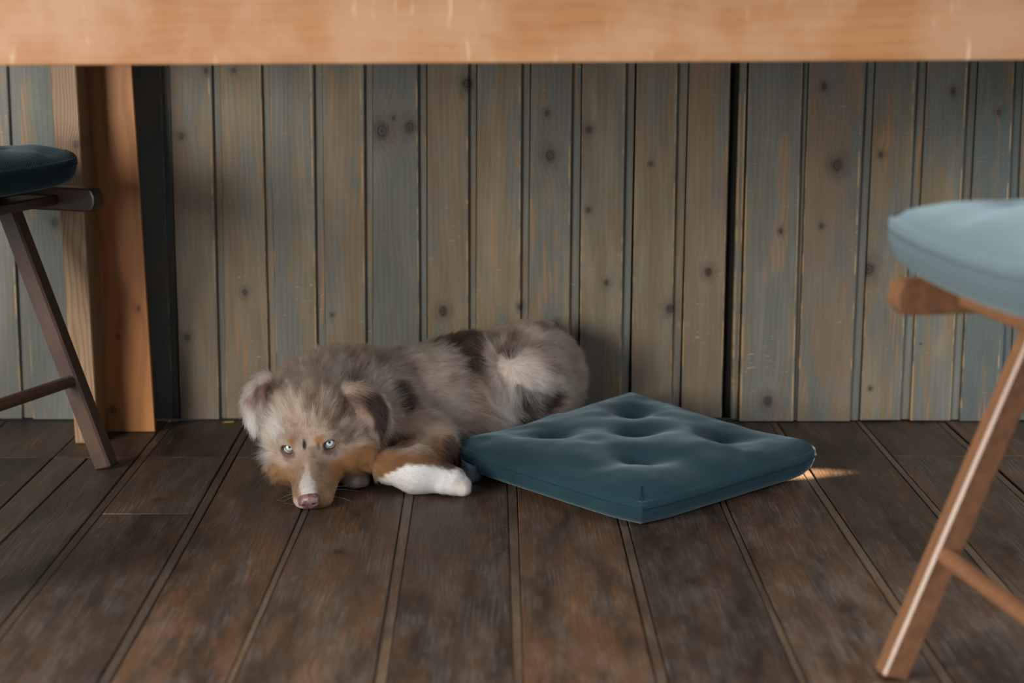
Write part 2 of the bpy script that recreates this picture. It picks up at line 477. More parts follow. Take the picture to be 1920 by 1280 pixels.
#        name  xL0      face0    strip0   xL.7     face.7   strip.7
PL = [('A', -0.9996, -0.9021, -0.8820, -0.9856, -0.8960, -0.8767), ('B', -0.8820, -0.8036, -0.7885, -0.8767, -0.7941, -0.7816),
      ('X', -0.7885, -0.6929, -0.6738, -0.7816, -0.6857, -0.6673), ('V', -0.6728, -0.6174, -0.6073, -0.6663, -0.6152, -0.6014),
      ('C', -0.6035, -0.5295, -0.5186, -0.6006, -0.5238, -0.5090), ('D', -0.5176, -0.4345, -0.4218, -0.5081, -0.4339, -0.4202),
      ('E', -0.4208, -0.3441, -0.3290, -0.4193, -0.3385, -0.3239), ('F', -0.3280, -0.2526, -0.2417, -0.3230, -0.2462, -0.2314),
      ('G', -0.2407, -0.1508, -0.1384, -0.2304, -0.1483, -0.1336), ('H', -0.1364, -0.0591, -0.0464, -0.1317, -0.0560, -0.0423),
      ('I', -0.0458, 0.0376, 0.0513, -0.0403, 0.0413, 0.0559), ('J', 0.0519, 0.1292, 0.1468, 0.0579, 0.1337, 0.1491),
      ('K', 0.1494, 0.2280, 0.2429, 0.1510, 0.2319, 0.2475), ('L', 0.2472, 0.3237, 0.3394, 0.2504, 0.3262, 0.3449),
      ('M', 0.3427, 0.4195, 0.4370, 0.3468, 0.4227, 0.4395), ('T', 0.4364, 0.4480, 0.4488, 0.4388, 0.4508, 0.4516),
      ('N', 0.4505, 0.5519, 0.5578, 0.4533, 0.5497, 0.5596), ('O', 0.5588, 0.6582, 0.6753, 0.5616, 0.6653, 0.6807),
      ('P', 0.6773, 0.7526, 0.7707, 0.6826, 0.7581, 0.7745), ('Q', 0.7717, 0.8471, 0.8642, 0.7765, 0.8509, 0.8674),
      ('R', 0.8652, 0.9427, 0.9588, 0.8694, 0.9335, 0.9500), ('S', 0.9598, 1.0362, 1.0513, 0.9510, 1.0275, 1.0430)]
KN = {'G': [(-0.2161, .5447, .016), (-0.1652, .5515, .013), (-0.1943, .5671, .005)], 'H': [(-0.0592, .6300, .0125), (-0.1061, .2088, .010)],
      'J': [(.0861, .5766, .006), (.0923, .4986, .012), (.1055, .1842, .006)], 'I': [(.0376, .2168, .006)],
      'K': [(.1635, .5464, .008), (.1638, .3989, .006), (.1987, .2620, .006)], 'L': [(.2781, .4837, .0045), (.3180, .2124, .010)],
      'M': [(.3884, .2819, .009), (.4331, .3729, .0055)], 'N': [(.5177, .3622, .0055), (.5027, .0408, .011)],
      'O': [(.5887, .6262, .007), (.6178, .4830, .013), (.5921, .3720, .005)], 'P': [(.6972, .5024, .0055), (.6817, .2905, .015), (.6942, .0651, .004)],
      'Q': [(.8237, .6175, .0065), (.7850, .15, .002)], 'R': [(.9091, .5799, .006)], 'C': [(-.5838, .5351, .007), (-.5350, .6532, .006), (-.5849, .1597, .007)],
      'D': [(-.4846, .6542, .005), (-.4757, .2446, .0065), (-.5183, .4400, .008)], 'F': [(-.3135, .2020, .004)], 'B': [(-.8228, .3760, .0085)]}
ST = dict(A=(.75, 0, .1), B=(.80, .0, .35), X=(.6, 0, 0), V=(.6, 0, .5), C=(.38, .35, 0), D=(.36, .3, 0), E=(.52, .1, 0), F=(.46, .25, 0), G=(.86, 0, .12),
          H=(.34, .25, 0), I=(.44, .1, 0), J=(.50, .1, .1), K=(.48, 0, 0), L=(.40, .1, 0), M=(.26, .4, 0), T=(.7, 0, 0), N=(.58, 0, 0), O=(.48, .6, .15),
          P=(.55, .15, .1), Q=(.60, .1, .1), R=(.72, .1, .7), S=(.6, 0, .3))
last = PL[-1]
for i in range(8):
    a = 1.0525 + 0.0965 * i
    PL.append(('E%d' % i, a, a + .078, a + .094, a - .006, a + .072, a + .088))
    b = -1.0 - 0.0965 * (i + 1)
    PL.append(('W%d' % i, b, b + .078, b + .095, b + .014, b + .090, b + .107))
HW = 1.25
def plank(nm, a0, f0, s0, a1, f1, s1):
    Y = 3.34 if a0 < 0.45 and nm not in ('T',) else (3.326 if nm == 'T' else 3.315)
    back = 3.352
    dep = 0.0065 if nm != 'M' else 0.022
    if nm == 'M': back = 3.372
    k = HW / 0.7
    ext = lambda p, q: p + (q - p) * k
    def prof(a, f, s):
        return [(a + .0005, back), (a + .0002, Y + .0013), (a + .0012, Y), (f - .0018, Y), (f, Y + .0016), (f + .0003, Y + dep - .001),
                (f + .0015, Y + dep), (s - .0001, Y + dep), (s + .0001, Y + dep + .0006), (s + .0001, back)]
    bot = prof(a0, f0, s0)
    top = prof(ext(a0, a1), ext(f0, f1), ext(s0, s1))
    bm = bmesh.new()
    zb = 0.002 + random.uniform(0, 0.0025)
    ox = a0
    prism(bm, [(px - ox, py - Y, zb) for px, py in bot], [(px - ox, py - Y, HW) for px, py in top])
    o = link('plank', from_bm('plank', bm), M_wall, wall)
    o.location = (ox, Y, 0)
    kk = KN.get(nm, [])
    for i in range(3):
        o['k%d' % (i + 1)] = [kk[i][0] - ox, kk[i][1], kk[i][2]] if i < len(kk) else [9.0, 9.0, 0.0]
    s, w, t = ST.get(nm, (.5, .1, .1))
    o['stain'] = float(s); o['warm'] = float(w); o['teal'] = float(t)
    o['hollow'] = 1.0 if nm in ('H', 'M') else 0.0
    o['dark'] = 0.42 if nm == 'V' else 0.0  # shadow of the leg boards put into this plank's colour
    o['face_width'] = float(min(f0, f1 + 0.0) - a0)
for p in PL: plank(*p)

# ------------------------------------------------------------------ table: rail in front, top, T shaped leg by the wall
tab = empty('table', (0.08, 2.72, 0), 0, 'long pine table with scuffed orange front rail spanning the picture top', 'table')
def tpart(name, bm, mat, smooth=False):
    me = from_bm(name, bm)
    o = link(name, me, mat, tab)
    me.transform(Matrix.Translation((-0.08, -2.72, 0)))
    for k in ('k1', 'k2', 'k3'): o[k] = [9.0, 9.0, 0.0]
    return o
zb = lambda x: 0.7124 + 0.00488 * x
bm = bmesh.new()
xa, xb = -0.79, 1.18
prism(bm, [(xa, 2.2, zb(xa)), (xb, 2.2, zb(xb)), (xb, 2.245, zb(xb)), (xa, 2.245, zb(xa))],
      [(xa, 2.2, .806), (xb, 2.2, .812), (xb, 2.245, .812), (xa, 2.245, .806)], 0.0028, 2)
o = tpart('front_rail', bm, M_beam)
o['k1'] = [-0.3942 - .08, .7494, .0065]; o['k2'] = [-0.0182 - .08, .7732, .0065]; o['k3'] = [.4313 - .08, .7524, .0075]
o['label'] = 'scuffed orange pine front rail with knots'
bm = box_bm(xa, xb, 3.255, 3.29, .715, .81, .002)
tpart('back_rail', bm, M_beam)
for xe in (xa, xb - .04):
    tpart('end_rail', box_bm(xe, xe + .04, 2.246, 3.254, .715, .808, .002), M_beam)
for i in range(7):
    y0 = 2.185 + i * .158
    tpart('top_board', box_bm(xa - .02, xb + .02, y0, y0 + .156, .8125, .845, .002), M_beam)
def slant(x0b, x1b, x0t, x1t, y0, y1, zt, bev, ztb=.67):
    k = zt / ztb
    e = lambda b, t: b + (t - b) * k
    bm = bmesh.new()
    prism(bm, [(x0b, y0, 0.0005), (x1b, y0, 0.0005), (x1b, y1, 0.0005), (x0b, y1, 0.0005)],
          [(e(x0b, x0t), y0, zt), (e(x1b, x1t), y0, zt), (e(x1b, x1t), y1, zt), (e(x0b, x0t), y1, zt)], bev)
    return bm
def tee(dx):
    o = tpart('leg_board', slant(-0.736 + dx, -0.634 + dx, -0.749 + dx, -0.651 + dx, 3.246, 3.278 - .024, .8, .0015), M_post)
    o['k1'] = [-0.6555 - .08 + dx, .231, .0055]; o['k2'] = [-0.7098 - .08 + dx, .0424, .0075]; o['k3'] = [-0.6944 - .08 + dx, .1799, .0045]
    o['label'] = 'wide orange pine leg board'
    o = tpart('leg_edge_board', slant(-0.761 + dx, -0.719 + dx, -0.774 + dx, -0.729 + dx, 3.159, 3.2455, .8, .002), M_post2)
    o['label'] = 'narrow pale leg board with saw marks'
    o['k1'] = [-0.735 - .08 + dx, .535, .007]
tee(0)
tee(1.86)
for xl in (-0.775, 1.06):
    tpart('front_leg', box_bm(xl, xl + .065, 2.26, 2.33, 0.0005, .8, .002), M_post)

# ------------------------------------------------------------------ folding chairs
def rail_bm(x0, x1, y, w, h, z):
    """side rail with a rounded front end, top edge at z"""
    pr = []
    r = h * 0.5
    for k in range(9):
        a = math.pi / 2 - math.pi * k / 8
        pr.append((x1 - r * .75 + r * .75 * math.cos(a), z - r + r * math.sin(a)))
    pr += [(x0, z - h), (x0, z)]
    bm = bmesh.new()
    prism(bm, [(a, y - w / 2, b) for a, b in pr], [(a, y + w / 2, b) for a, b in pr], 0.004, 2)
    return bm

def rod(name, p0, p1, r, par, mat):
    p0, p1 = Vector(p0), Vector(p1)
    d = (p1 - p0)
    pts = [p0 + d * t for t in (0, .01, .04, .5, .96, .99, 1)]
    return link(name, tube_mesh(name, pts, [r * .5, r * .85, r, r, r, r * .85, r * .5], 14), mat, par, True)

def chair(name, loc, rz, label, tone, far):
    """folding chair, seat towards +x; far = +1/-1 tells on which side the wall lies"""
    c = empty(name, loc, rz, label, 'chair', 'folding chairs at the table')
    def part(nm, bm, smooth=False):
        o = link(nm, from_bm(nm, bm), M_chair, c); o['tone'] = tone
        return o
    zt = 0.483
    for s in (1, -1):
        part('seat_rail', rail_bm(-0.20, 0.236, s * 0.205, 0.030, 0.040, zt))
    for i in range(6):
        x1 = 0.165 - i * 0.062
        part('seat_slat', box_bm(x1 - 0.055, x1, -0.188, 0.188, zt - 0.030, zt - 0.013, .003))
    k = CH['k']
    for s in (1, -1):
        y = s * 0.238
        # long leg: from the front foot up to the top of the back
        f, t = Vector((CH['foot'], y, 0.0)), Vector((CH['foot'] - k * 0.86, y, 0.86))
        bm = beam_bm(f + (t - f) * 0.0, t, 0.029, 0.034, (1, 0, 0), 0.0035)
        for v in bm.verts:
            if v.co.z < 0.02: v.co.z = max(v.co.z, 0.0008) if v.co.z < 0.0008 else v.co.z
        part('leg', bm)
        y2 = s * 0.138
        f, t = Vector((-0.30, y2, 0.0)), Vector((-0.03, y2, zt - 0.030))
        bm = beam_bm(f, t, 0.024, 0.030, (1, 0, 0), 0.003)
        for v in bm.verts:
            if v.co.z < 0.0008: v.co.z = 0.0008
        part('leg', bm)
    zs = 0.150
    r = rod('stretcher', (CH['foot'] - k * zs + .004, -0.246, zs), (CH['foot'] - k * zs + .004, 0.246, zs), 0.0105, c, M_chair); r['tone'] = min(1, tone + .25)
    zs = 0.12
    r = rod('stretcher', (-0.30 + .27 * zs / .453, -0.138, zs), (-0.30 + .27 * zs / .453, 0.138, zs), 0.010, c, M_chair); r['tone'] = tone
    for z in (0.66, 0.76, 0.83):
        xx = CH['foot'] - k * z
        bm = beam_bm((xx, -0.232, z), (xx, 0.232, z), 0.012, 0.045, (0, 0, 1), .003)
        part('back_slat', bm)
    return c
CH = dict(k=0.40, foot=0.205)

def cushion(name, loc, rot, half, T, label, seed, sag=0.0, corner_up=(0, 0, 0, 0), edge=0.72, lit_tint=0.0, tuft=0.42, stitch=0.0010, group='teal seat cushions'):
    """tufted square pad; local u,v in -1..1; five dimples"""
    n = 72
    t = np.linspace(-1, 1, n + 1)
    t = np.sign(t) * (1 - (1 - np.abs(t)) ** 1.35)     # more rows near the rim
    U, V = np.meshgrid(t, t, indexing='ij')
    def shape(top):
        au, av = np.abs(U), np.abs(V)
        e = np.maximum(au, av)
        # boxy profile: thick until close to the rim
        pu = (1 - au ** 2.7) ** 0.5; pv = (1 - av ** 2.7) ** 0.5
        prof = np.minimum(pu, pv) * 0.65 + (pu * pv) * 0.35
        crown = (1 - U ** 2) * (1 - V ** 2)
        h = T * prof * (edge + (1 - edge) * crown)
        x = U * half * (1 - 0.030 * (1 - V ** 2) * au ** 3 + 0.0)
        y = V * half * (1 - 0.030 * (1 - U ** 2) * av ** 3 + 0.0)
        # rounded corners
        cr = np.clip((au * av - 0.60) / 0.40, 0, 1) ** 1.8 * np.where((U > 0) & (V < 0), 0.45, 1.0)
        x = x * (1 - 0.105 * cr); y = y * (1 - 0.105 * cr)
        P = np.stack([x / 1.0, y, np.zeros_like(x)], -1)
        if top:
            z = h.copy()
            q = 0.43
            for cu, cv in ((0, 0), (q, q), (-q, q), (q, -q), (-q, -q)):
                d = np.sqrt((U - cu) ** 2 + (V - cv) ** 2)
                z -= T * tuft * np.exp(-(d / 0.23) ** 1.5)
            # soft valleys between the tufts
            for (ax, ay), (bx, by) in (((0, 0), (q, q)), ((0, 0), (-q, q)), ((0, 0), (q, -q)), ((0, 0), (-q, -q)), ((q, q), (q, -q)), ((q, -q), (-q, -q)), ((-q, -q), (-q, q)), ((-q, q), (q, q))):
                L = math.hypot(bx - ax, by - ay)
                s = np.clip(((U - ax) * (bx - ax) + (V - ay) * (by - ay)) / L ** 2, 0, 1)
                d = np.hypot(U - ax - s * (bx - ax), V - ay - s * (by - ay))
                z -= T * 0.045 * np.exp(-(d / 0.10) ** 2)
            nz = vnoise(np.stack([U * 3.1, V * 3.1, np.full_like(U, seed)], -1)) + 0.5 * vnoise(np.stack([U * 7, V * 7, np.full_like(U, seed + 5)], -1))
            z += (nz - 0.75) * T * 0.16 * (tuft / .42) * np.minimum(1, (1 - e) * 6)
            # pinched vertical seam at each corner
            dd = np.abs(au - av)
            z -= T * 0.10 * np.exp(-(dd / 0.03) ** 2) * np.clip((np.minimum(au, av) - 0.90) / 0.06, 0, 1) * (e < 0.999)
            z = np.maximum(z, T * 0.16 * (e < 0.995))
        else:
            z = -h * 0.0
        P[..., 2] = z
        return P
    top = shape(True)
    rimz = T * 0.34
    ntop = (n + 1) ** 2
    idx = np.arange(ntop).reshape(n + 1, n + 1)
    verts = top.reshape(-1, 3).copy()
    e = np.maximum(np.abs(U), np.abs(V)).reshape(-1)
    lift = rimz * (e ** 12)
    verts[:, 2] = np.maximum(verts[:, 2], 0) * (1 - 0.0) + 0
    verts[:, 2] = rimz + (verts[:, 2]) * (1 - rimz / T)
    faces = []
    for i in range(n):
        for j in range(n):
            faces.append((idx[i, j], idx[i + 1, j], idx[i + 1, j + 1], idx[i, j + 1]))
    # rim going round
    ring = [idx[i, 0] for i in range(n)] + [idx[n, j] for j in range(n)] + [idx[i, n] for i in range(n, 0, -1)] + [idx[0, j] for j in range(n, 0, -1)]
    vl = [tuple(p) for p in verts]
    prev = ring
    rimpts = [Vector(vl[k]) for k in ring]
    for (sc, zz) in ((0.996, rimz * .72), (0.982, rimz * .42), (0.955, rimz * .17), (0.92, rimz * .04), (0.86, 0.0)):
        cur = []
        for k in ring:
            x, y, z = vl[k]
            cur.append(len(vl)); vl.append((x * sc, y * sc, zz))
        m = len(ring)
        for a in range(m):
            b = (a + 1) % m
            faces.append((prev[a], cur[a], cur[b], prev[b]))
        prev = cur
    faces.append(tuple(prev))
    # bend: lifted corners (order +u+v, -u+v, -u-v, +u-v) and a sagging middle
    out = []
    for (x, y, z) in vl:
        u, v = x / half, y / half
        w = [max(0, (1 + su * u) / 2) * max(0, (1 + sv * v) / 2) for su, sv in ((1, 1), (-1, 1), (-1, -1), (1, -1))]
        dz = sum(c_ * max(0, ww - .25) ** 1.5 * 1.54 for c_, ww in zip(corner_up, w)) - sag * (1 - u * u) * (1 - v * v)
        out.append((x, y, z + dz))
    me = pydata('pad', out, faces)
    root = empty(name, loc, 0, label, 'cushion', group)
    root.rotation_euler = rot
    o = link('pad', me, M_fabric, root, True)
    o['lit_tint'] = float(lit_tint)
    # seam stitched round the lower edge
    pts = [Vector(out[k]) * 1.0 for k in ring]
    seam = link('seam', tube_mesh('seam', [Vector((p.x * 1.003, p.y * 1.003, p.z)) for p in pts], stitch, 5, True), M_seam, root, True)
    for su, sv in ((1, 1), (-1, 1), (-1, -1), (1, -1)):
        cpts = []
        ci = n if su > 0 else 0; cj = n if sv > 0 else 0
        for k in range(9, -1, -3):
            q_ = out[idx[ci - su * k, cj - sv * k]]
            cpts.append(Vector(q_) + Vector((su * .0006, sv * .0006, .0006)))
        link('corner_seam', tube_mesh('corner_seam', cpts, 0.0008, 5), M_seam, root, True)
    for cu, cv in ((0, 0), (.43, .43), (-.43, .43), (.43, -.43), (-.43, -.43)):
        i = int(np.argmin(np.abs(t - cu))); j = int(np.argmin(np.abs(t - cv)))
        x, y, z = out[idx[i, j]]
        bmt = bmesh.new()
        bmesh.ops.create_uvsphere(bmt, u_segments=10, v_segments=6, radius=1.0)
        bmt.transform(Matrix.Translation((x, y, z + .0012)) @ Matrix.Diagonal((.005, .005, .002, 1)))
        link('tuft', from_bm('tuft', bmt), M_seam, root, True)
    return root

lz, rzc = R(-22), R(180 + 10)
def place(px, py, lx, ly, rz):
    return (px - (lx * math.cos(rz) - ly * math.sin(rz)), py - (lx * math.sin(rz) + ly * math.cos(rz)), 0)
cl = place(-0.668, 2.989, CH['foot'], 0.238, lz)
cr = place(0.462, 2.030, CH['foot'], -0.238, rzc)
chair('folding_chair', cl, lz, 'dark wooden folding chair at the left picture edge beside the pine table leg', 0.0, 1)  # lowest tone: shade under the cushion is put into the wood colour
chair('folding_chair', cr, rzc, 'reddish brown wooden folding chair at the right picture edge, nearest the camera', 0.85, -1)

def on_chair(c, lx, rz, z):
    return (c[0] + lx * math.cos(rz), c[1] + lx * math.sin(rz), z)
floor_pad = cushion('seat_cushion', (0.227, 2.944, 0.001), (0, 0, R(-47.5)), 0.236, 0.092,
        'teal tufted cushion lying on the wooden floor beside the puppy', 3, 0.0, (0.008, 0.034, 0.012, 0.0), group=None)
cushion('seat_cushion', on_chair(cl, 0.030, lz, 0.4845), (0, R(0), lz), 0.203, 0.090,
        'dark teal cushion on the left folding chair seat', 8, 0.0, (0.012, 0, 0, 0.012), tuft=0.3, stitch=0.0006, group=None)
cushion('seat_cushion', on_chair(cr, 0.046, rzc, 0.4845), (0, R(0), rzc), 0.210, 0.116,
        'pale lit cushion on the right folding chair seat, out of focus', 14, 0.0, (0.02, 0, 0, 0.02), lit_tint=0.62, tuft=0.18, stitch=0.0004, group=None)

# ribbon tie sewn to the corner next to the puppy's paw
def ribbon(path, h0, h1, lean):
    m = floor_pad.matrix_basis.inverted()
    v = []
    for i, (x, y) in enumerate(path):
        a = Vector(path[max(0, i - 1)]); c_ = Vector(path[min(len(path) - 1, i + 1)])
        t = (c_ - a).normalized(); nrm = Vector((t.y, -t.x))
        for k in range(5):
            w = k / 4
            z = h0[i] + (h1[i] - h0[i]) * w
            v.append(m @ Vector((x + nrm.x * lean * w, y + nrm.y * lean * w, z)))
    f = [(i * 5 + k, (i + 1) * 5 + k, (i + 1) * 5 + k + 1, i * 5 + k + 1) for i in range(len(path) - 1) for k in range(4)]
    o = link('tie_ribbon', pydata('tie_ribbon', v, f), M_ribbon, floor_pad, True)
    md = o.modifiers.new('thick', 'SOLIDIFY'); md.thickness = 0.0009
    o['label'] = 'dark blue ribbon tie'
rp = [(-.030, 2.965), (-.046, 2.952), (-.060, 2.938), (-.068, 2.922), (-.067, 2.906), (-.058, 2.895), (-.046, 2.890), (-.036, 2.895), (-.030, 2.906), (-.026, 2.916)]
ribbon(rp, [.022, .016, .010, .005, .0015, .0012, .0012, .0015, .004, .008], [.045, .042, .040, .038, .036, .033, .030, .028, .030, .030], -.004)

# ------------------------------------------------------------------ small things on the floor
def leaf(loc, rz, s, label):
    v, f = [], []
    n = 9
    for i in range(n):
        a = i / (n - 1)
        w = math.sin(math.pi * a ** .85) * .42 + .01
        for k, b in enumerate((-1, -.5, 0, .5, 1)):
            v.append(((a - .5) * s, b * w * s * .5, s * (.10 * abs(b) ** 1.5 + .12 * (a - .5) ** 2 + .01 * math.sin(7 * a + 3 * b))))
    for i in range(n - 1):
        for k in range(4):
            f.append((i * 5 + k, (i + 1) * 5 + k, (i + 1) * 5 + k + 1, i * 5 + k + 1))
    me = pydata('leaf', v, f)
    o = link('leaf', me, M_leaf, None, True)
    md = o.modifiers.new('thick', 'SOLIDIFY'); md.thickness = 0.0006; md.offset = 1
    o.location = loc; o.rotation_euler = (0, 0, rz)
    tag(o, label, 'leaf')
    st = link('stem', tube_mesh('stem', [(-s * .5, 0, s * .04), (-s * .62, s * .03, s * .03), (-s * .75, s * .02, s * .012)], s * .02, 6), M_leaf, o, True)
leaf((-0.508, 3.316, 0.0008), 0.1, 0.019, 'small yellow dry leaf on the floor at the wall foot, left of the puppy')
leaf((-0.622, 3.322, 0.0008), 1.9, 0.015, 'tiny curled brown leaf in the dark corner beside the table leg')
# ------------------------------------------------------------------ puppy: one distance field, meshed as one skin
def _rx(a): c, s = np.cos(a), np.sin(a); return np.array([[1, 0, 0], [0, c, -s], [0, s, c]])
def _rz(a): c, s = np.cos(a), np.sin(a); return np.array([[c, -s, 0], [s, c, 0], [0, 0, 1]])
def _ax(v, a):
    v = np.array(v, float); v /= np.linalg.norm(v)
    K = np.array([[0, -v[2], v[1]], [v[2], 0, -v[0]], [-v[1], v[0], 0]])
    return np.eye(3) + np.sin(a) * K + (1 - np.cos(a)) * K @ K
# head frame: columns = forward (nose), dog's left, up
HM = _ax((-.3, 2.8, -.75), -np.radians(12)) @ _rz(-np.radians(8)) @ _rx(np.radians(16)) @ np.array([[0, 1, 0], [-1, 0, 0], [0, 0, 1.]])
HC = np.array([-0.297, 2.720, 0.021]) - HM @ np.array([.148, 0, -.02])
def hw(p): return HC + HM @ np.asarray(p, float)

LO = np.array([-.44, 2.66, -.012]); HS = 0.0022
NX, NY, NZ = 300, 312, 116
field = np.full((NX, NY, NZ), 0.05, np.float32)
gx = (LO[0] + HS * np.arange(NX)).astype(np.float32)
gy = (LO[1] + HS * np.arange(NY)).astype(np.float32)
gz = (LO[2] + HS * np.arange(NZ)).astype(np.float32)
def region(c, r):
    lo = np.maximum(0, np.floor((np.asarray(c) - r - LO) / HS).astype(int))
    hi = np.minimum((NX, NY, NZ), np.ceil((np.asarray(c) + r - LO) / HS).astype(int) + 1)
    sl = tuple(slice(a, b) for a, b in zip(lo, hi))
    X, Y, Z = np.meshgrid(gx[sl[0]], gy[sl[1]], gz[sl[2]], indexing='ij')
    return sl, np.stack([X, Y, Z], -1)
def smin(a, b, k):
    h = np.maximum(k - np.abs(a - b), 0) / k
    return np.minimum(a, b) - h * h * k * .25
def merge(sl, d, k, cut=False):
    if cut: field[sl] = -smin(-field[sl], d, k)
    else: field[sl] = smin(field[sl], d, k)
def capsule(a, b, ra, rb, k=.02, cut=False):
    a, b = np.asarray(a, float), np.asarray(b, float)
    c = (a + b) / 2; r = np.abs(b - a) / 2 + max(ra, rb) + k + .012
    sl, P = region(c, r)
    ab = (b - a).astype(np.float32); q = P - a.astype(np.float32)
    t = np.clip((q @ ab) / max(1e-9, float(ab @ ab)), 0, 1)
    d = np.linalg.norm(q - t[..., None] * ab, axis=-1) - (ra + (rb - ra) * t)
    merge(sl, d, k, cut)
def ellipsoid(c, r, k=.03, M=None, cut=False):
    c = np.asarray(c, float); r = np.asarray(r, float)
    sl, P = region(c, max(r) + k + .012)
    q = P - c.astype(np.float32)
    if M is not None: q = q @ M.astype(np.float32)
    k0 = np.linalg.norm(q / r.astype(np.float32), axis=-1)
    k1 = np.linalg.norm(q / (r * r).astype(np.float32), axis=-1)
    d = k0 * (k0 - 1) / np.maximum(k1, 1e-6)
    merge(sl, d, k, cut)
def hell(p, r, k=.02, cut=False): ellipsoid(hw(p), r, k, HM, cut)
def hcap(a, b, ra, rb, k=.02, cut=False): capsule(hw(a), hw(b), ra, rb, k, cut)

# trunk
ellipsoid((-.245, 3.035, .094), (.085, .095, .086), .03)
ellipsoid((-.150, 3.105, .092), (.115, .098, .092), .05)
ellipsoid((-.045, 3.175, .104), (.110, .092, .092), .05)
ellipsoid((.058, 3.225, .102), (.092, .080, .104), .05)
capsule((-.10, 3.09, .075), (-.045, 3.10, .065), .078, .066, .04)
# thigh, hind foot
ellipsoid((.050, 3.132, .100), (.078, .058, .088), .004)
capsule((-.01, 3.14, .03), (.045, 3.215, .03), .030, .032, .02)
# neck and chest
capsule(hw((-.035, 0, .000)), (-.250, 3.035, .108), .066, .084, .04)
ellipsoid((-.262, 2.955, .070), (.082, .070, .068), .035)
capsule(hw((-.045, -.012, .008)), (-.305, 3.010, .104), .072, .086, .035)
# left foreleg: shoulder, folded forearm, wrist, paw
capsule((-.205, 2.985, .105), (-.098, 2.955, .050), .052, .036, .025)
capsule((-.096, 2.945, .046), (-.178, 2.852, .042), .031, .026, .018)
capsule((-.176, 2.840, .042), (-.134, 2.828, .040), .028, .037, .014)
capsule((-.134, 2.828, .038), (-.078, 2.820, .025), .035, .023, .012)
for ty, tz in ((2.808, .016), (2.820, .021), (2.833, .018)):
    capsule((-.090, ty, tz + .004), (-.060, ty - .002, tz - .002), .0135, .012, .006)
# right forepaw peeping out below the chin
capsule((-.245, 2.955, .036), (-.238, 2.880, .022), .026, .019, .015)
for tx in (-.247, -.236, -.225):
    capsule((tx, 2.878, .020), (tx + .001, 2.852 + abs(tx + .236) * .5, .0135), .011, .0105, .006)
# head
hell((-.010, 0, .004), (.070, .068, .060), .03)
hell((.012, .042, -.020), (.050, .044, .044), .03)
hell((.012, -.034, -.020), (.050, .040, .042), .03)
hcap((.045, 0, -.008), (.122, 0, -.024), .036, .0235, .025)
hcap((.050, 0, .008), (.134, 0, -.013), .017, .0125, .012)
hcap((.060, .017, -.026), (.118, .013, -.034), .024, .0195, .012)
hcap((.060, -.017, -.026), (.118, -.013, -.034), .024, .0195, .012)
hcap((.035, 0, -.040), (.098, 0, -.040), .030, .018, .012)
hell((.038, .030, .031), (.024, .020, .016), .016)
hell((.038, -.030, .031), (.024, .020, .016), .016)
hell((.143, 0, -.022), (.010, .017, .013), .008)
# eye sockets
EYES = [np.array((.0575, .0335, .0160)), np.array((.0575, -.0335, .0205))]
for s, e in zip((1, -1), EYES):
    hell(e + np.array((.004, s * .001, .003)), (.014, .0097, .0086), .003, True)
# mouth line on both sides
for s in (1, -1):
    hcap((.122, s * .031, -.040), (.060, s * .042, -.040), .0022, .0028, .004, True)
# flank pressed flat where it leans on the floor cushion
_qx, _qy = gx[:, None] - .227, gy[None, :] - 2.944
_pl = _qx * .6756 - _qy * .7373 + .236
_al = _qx * .7373 + _qy * .6756 + .233
field[:] = np.maximum(field, np.minimum(np.minimum(_pl, _al)[..., None], (.125 - gz)[None, None, :]))
# rest on the boards
field[:] = np.maximum(field, (0.0012 - gz)[None, None, :])
import openvdb
DOG = np.array((-.12, 3.05, 0.0))
def iso_mesh(name, f, lo, hs):
    g = openvdb.FloatGrid(0.05)
    g.copyFromArray(f.astype(np.float32))
    pts, tris, quads = g.convertToPolygons(0.0, 0.0)
    v = np.asarray(pts, float) * hs + lo - DOG
    me = bpy.data.meshes.new(name)
    me.from_pydata(v.tolist(), [], np.asarray(quads).tolist() + np.asarray(tris).tolist())
    me.update()
    return me, v + DOG

def smooth(x, a, b):
    t = np.clip((x - a) / (b - a), 0, 1)
    return t * t * (3 - 2 * t)
def lerp(a, b, w): return a + (np.asarray(b) - a) * w[:, None]

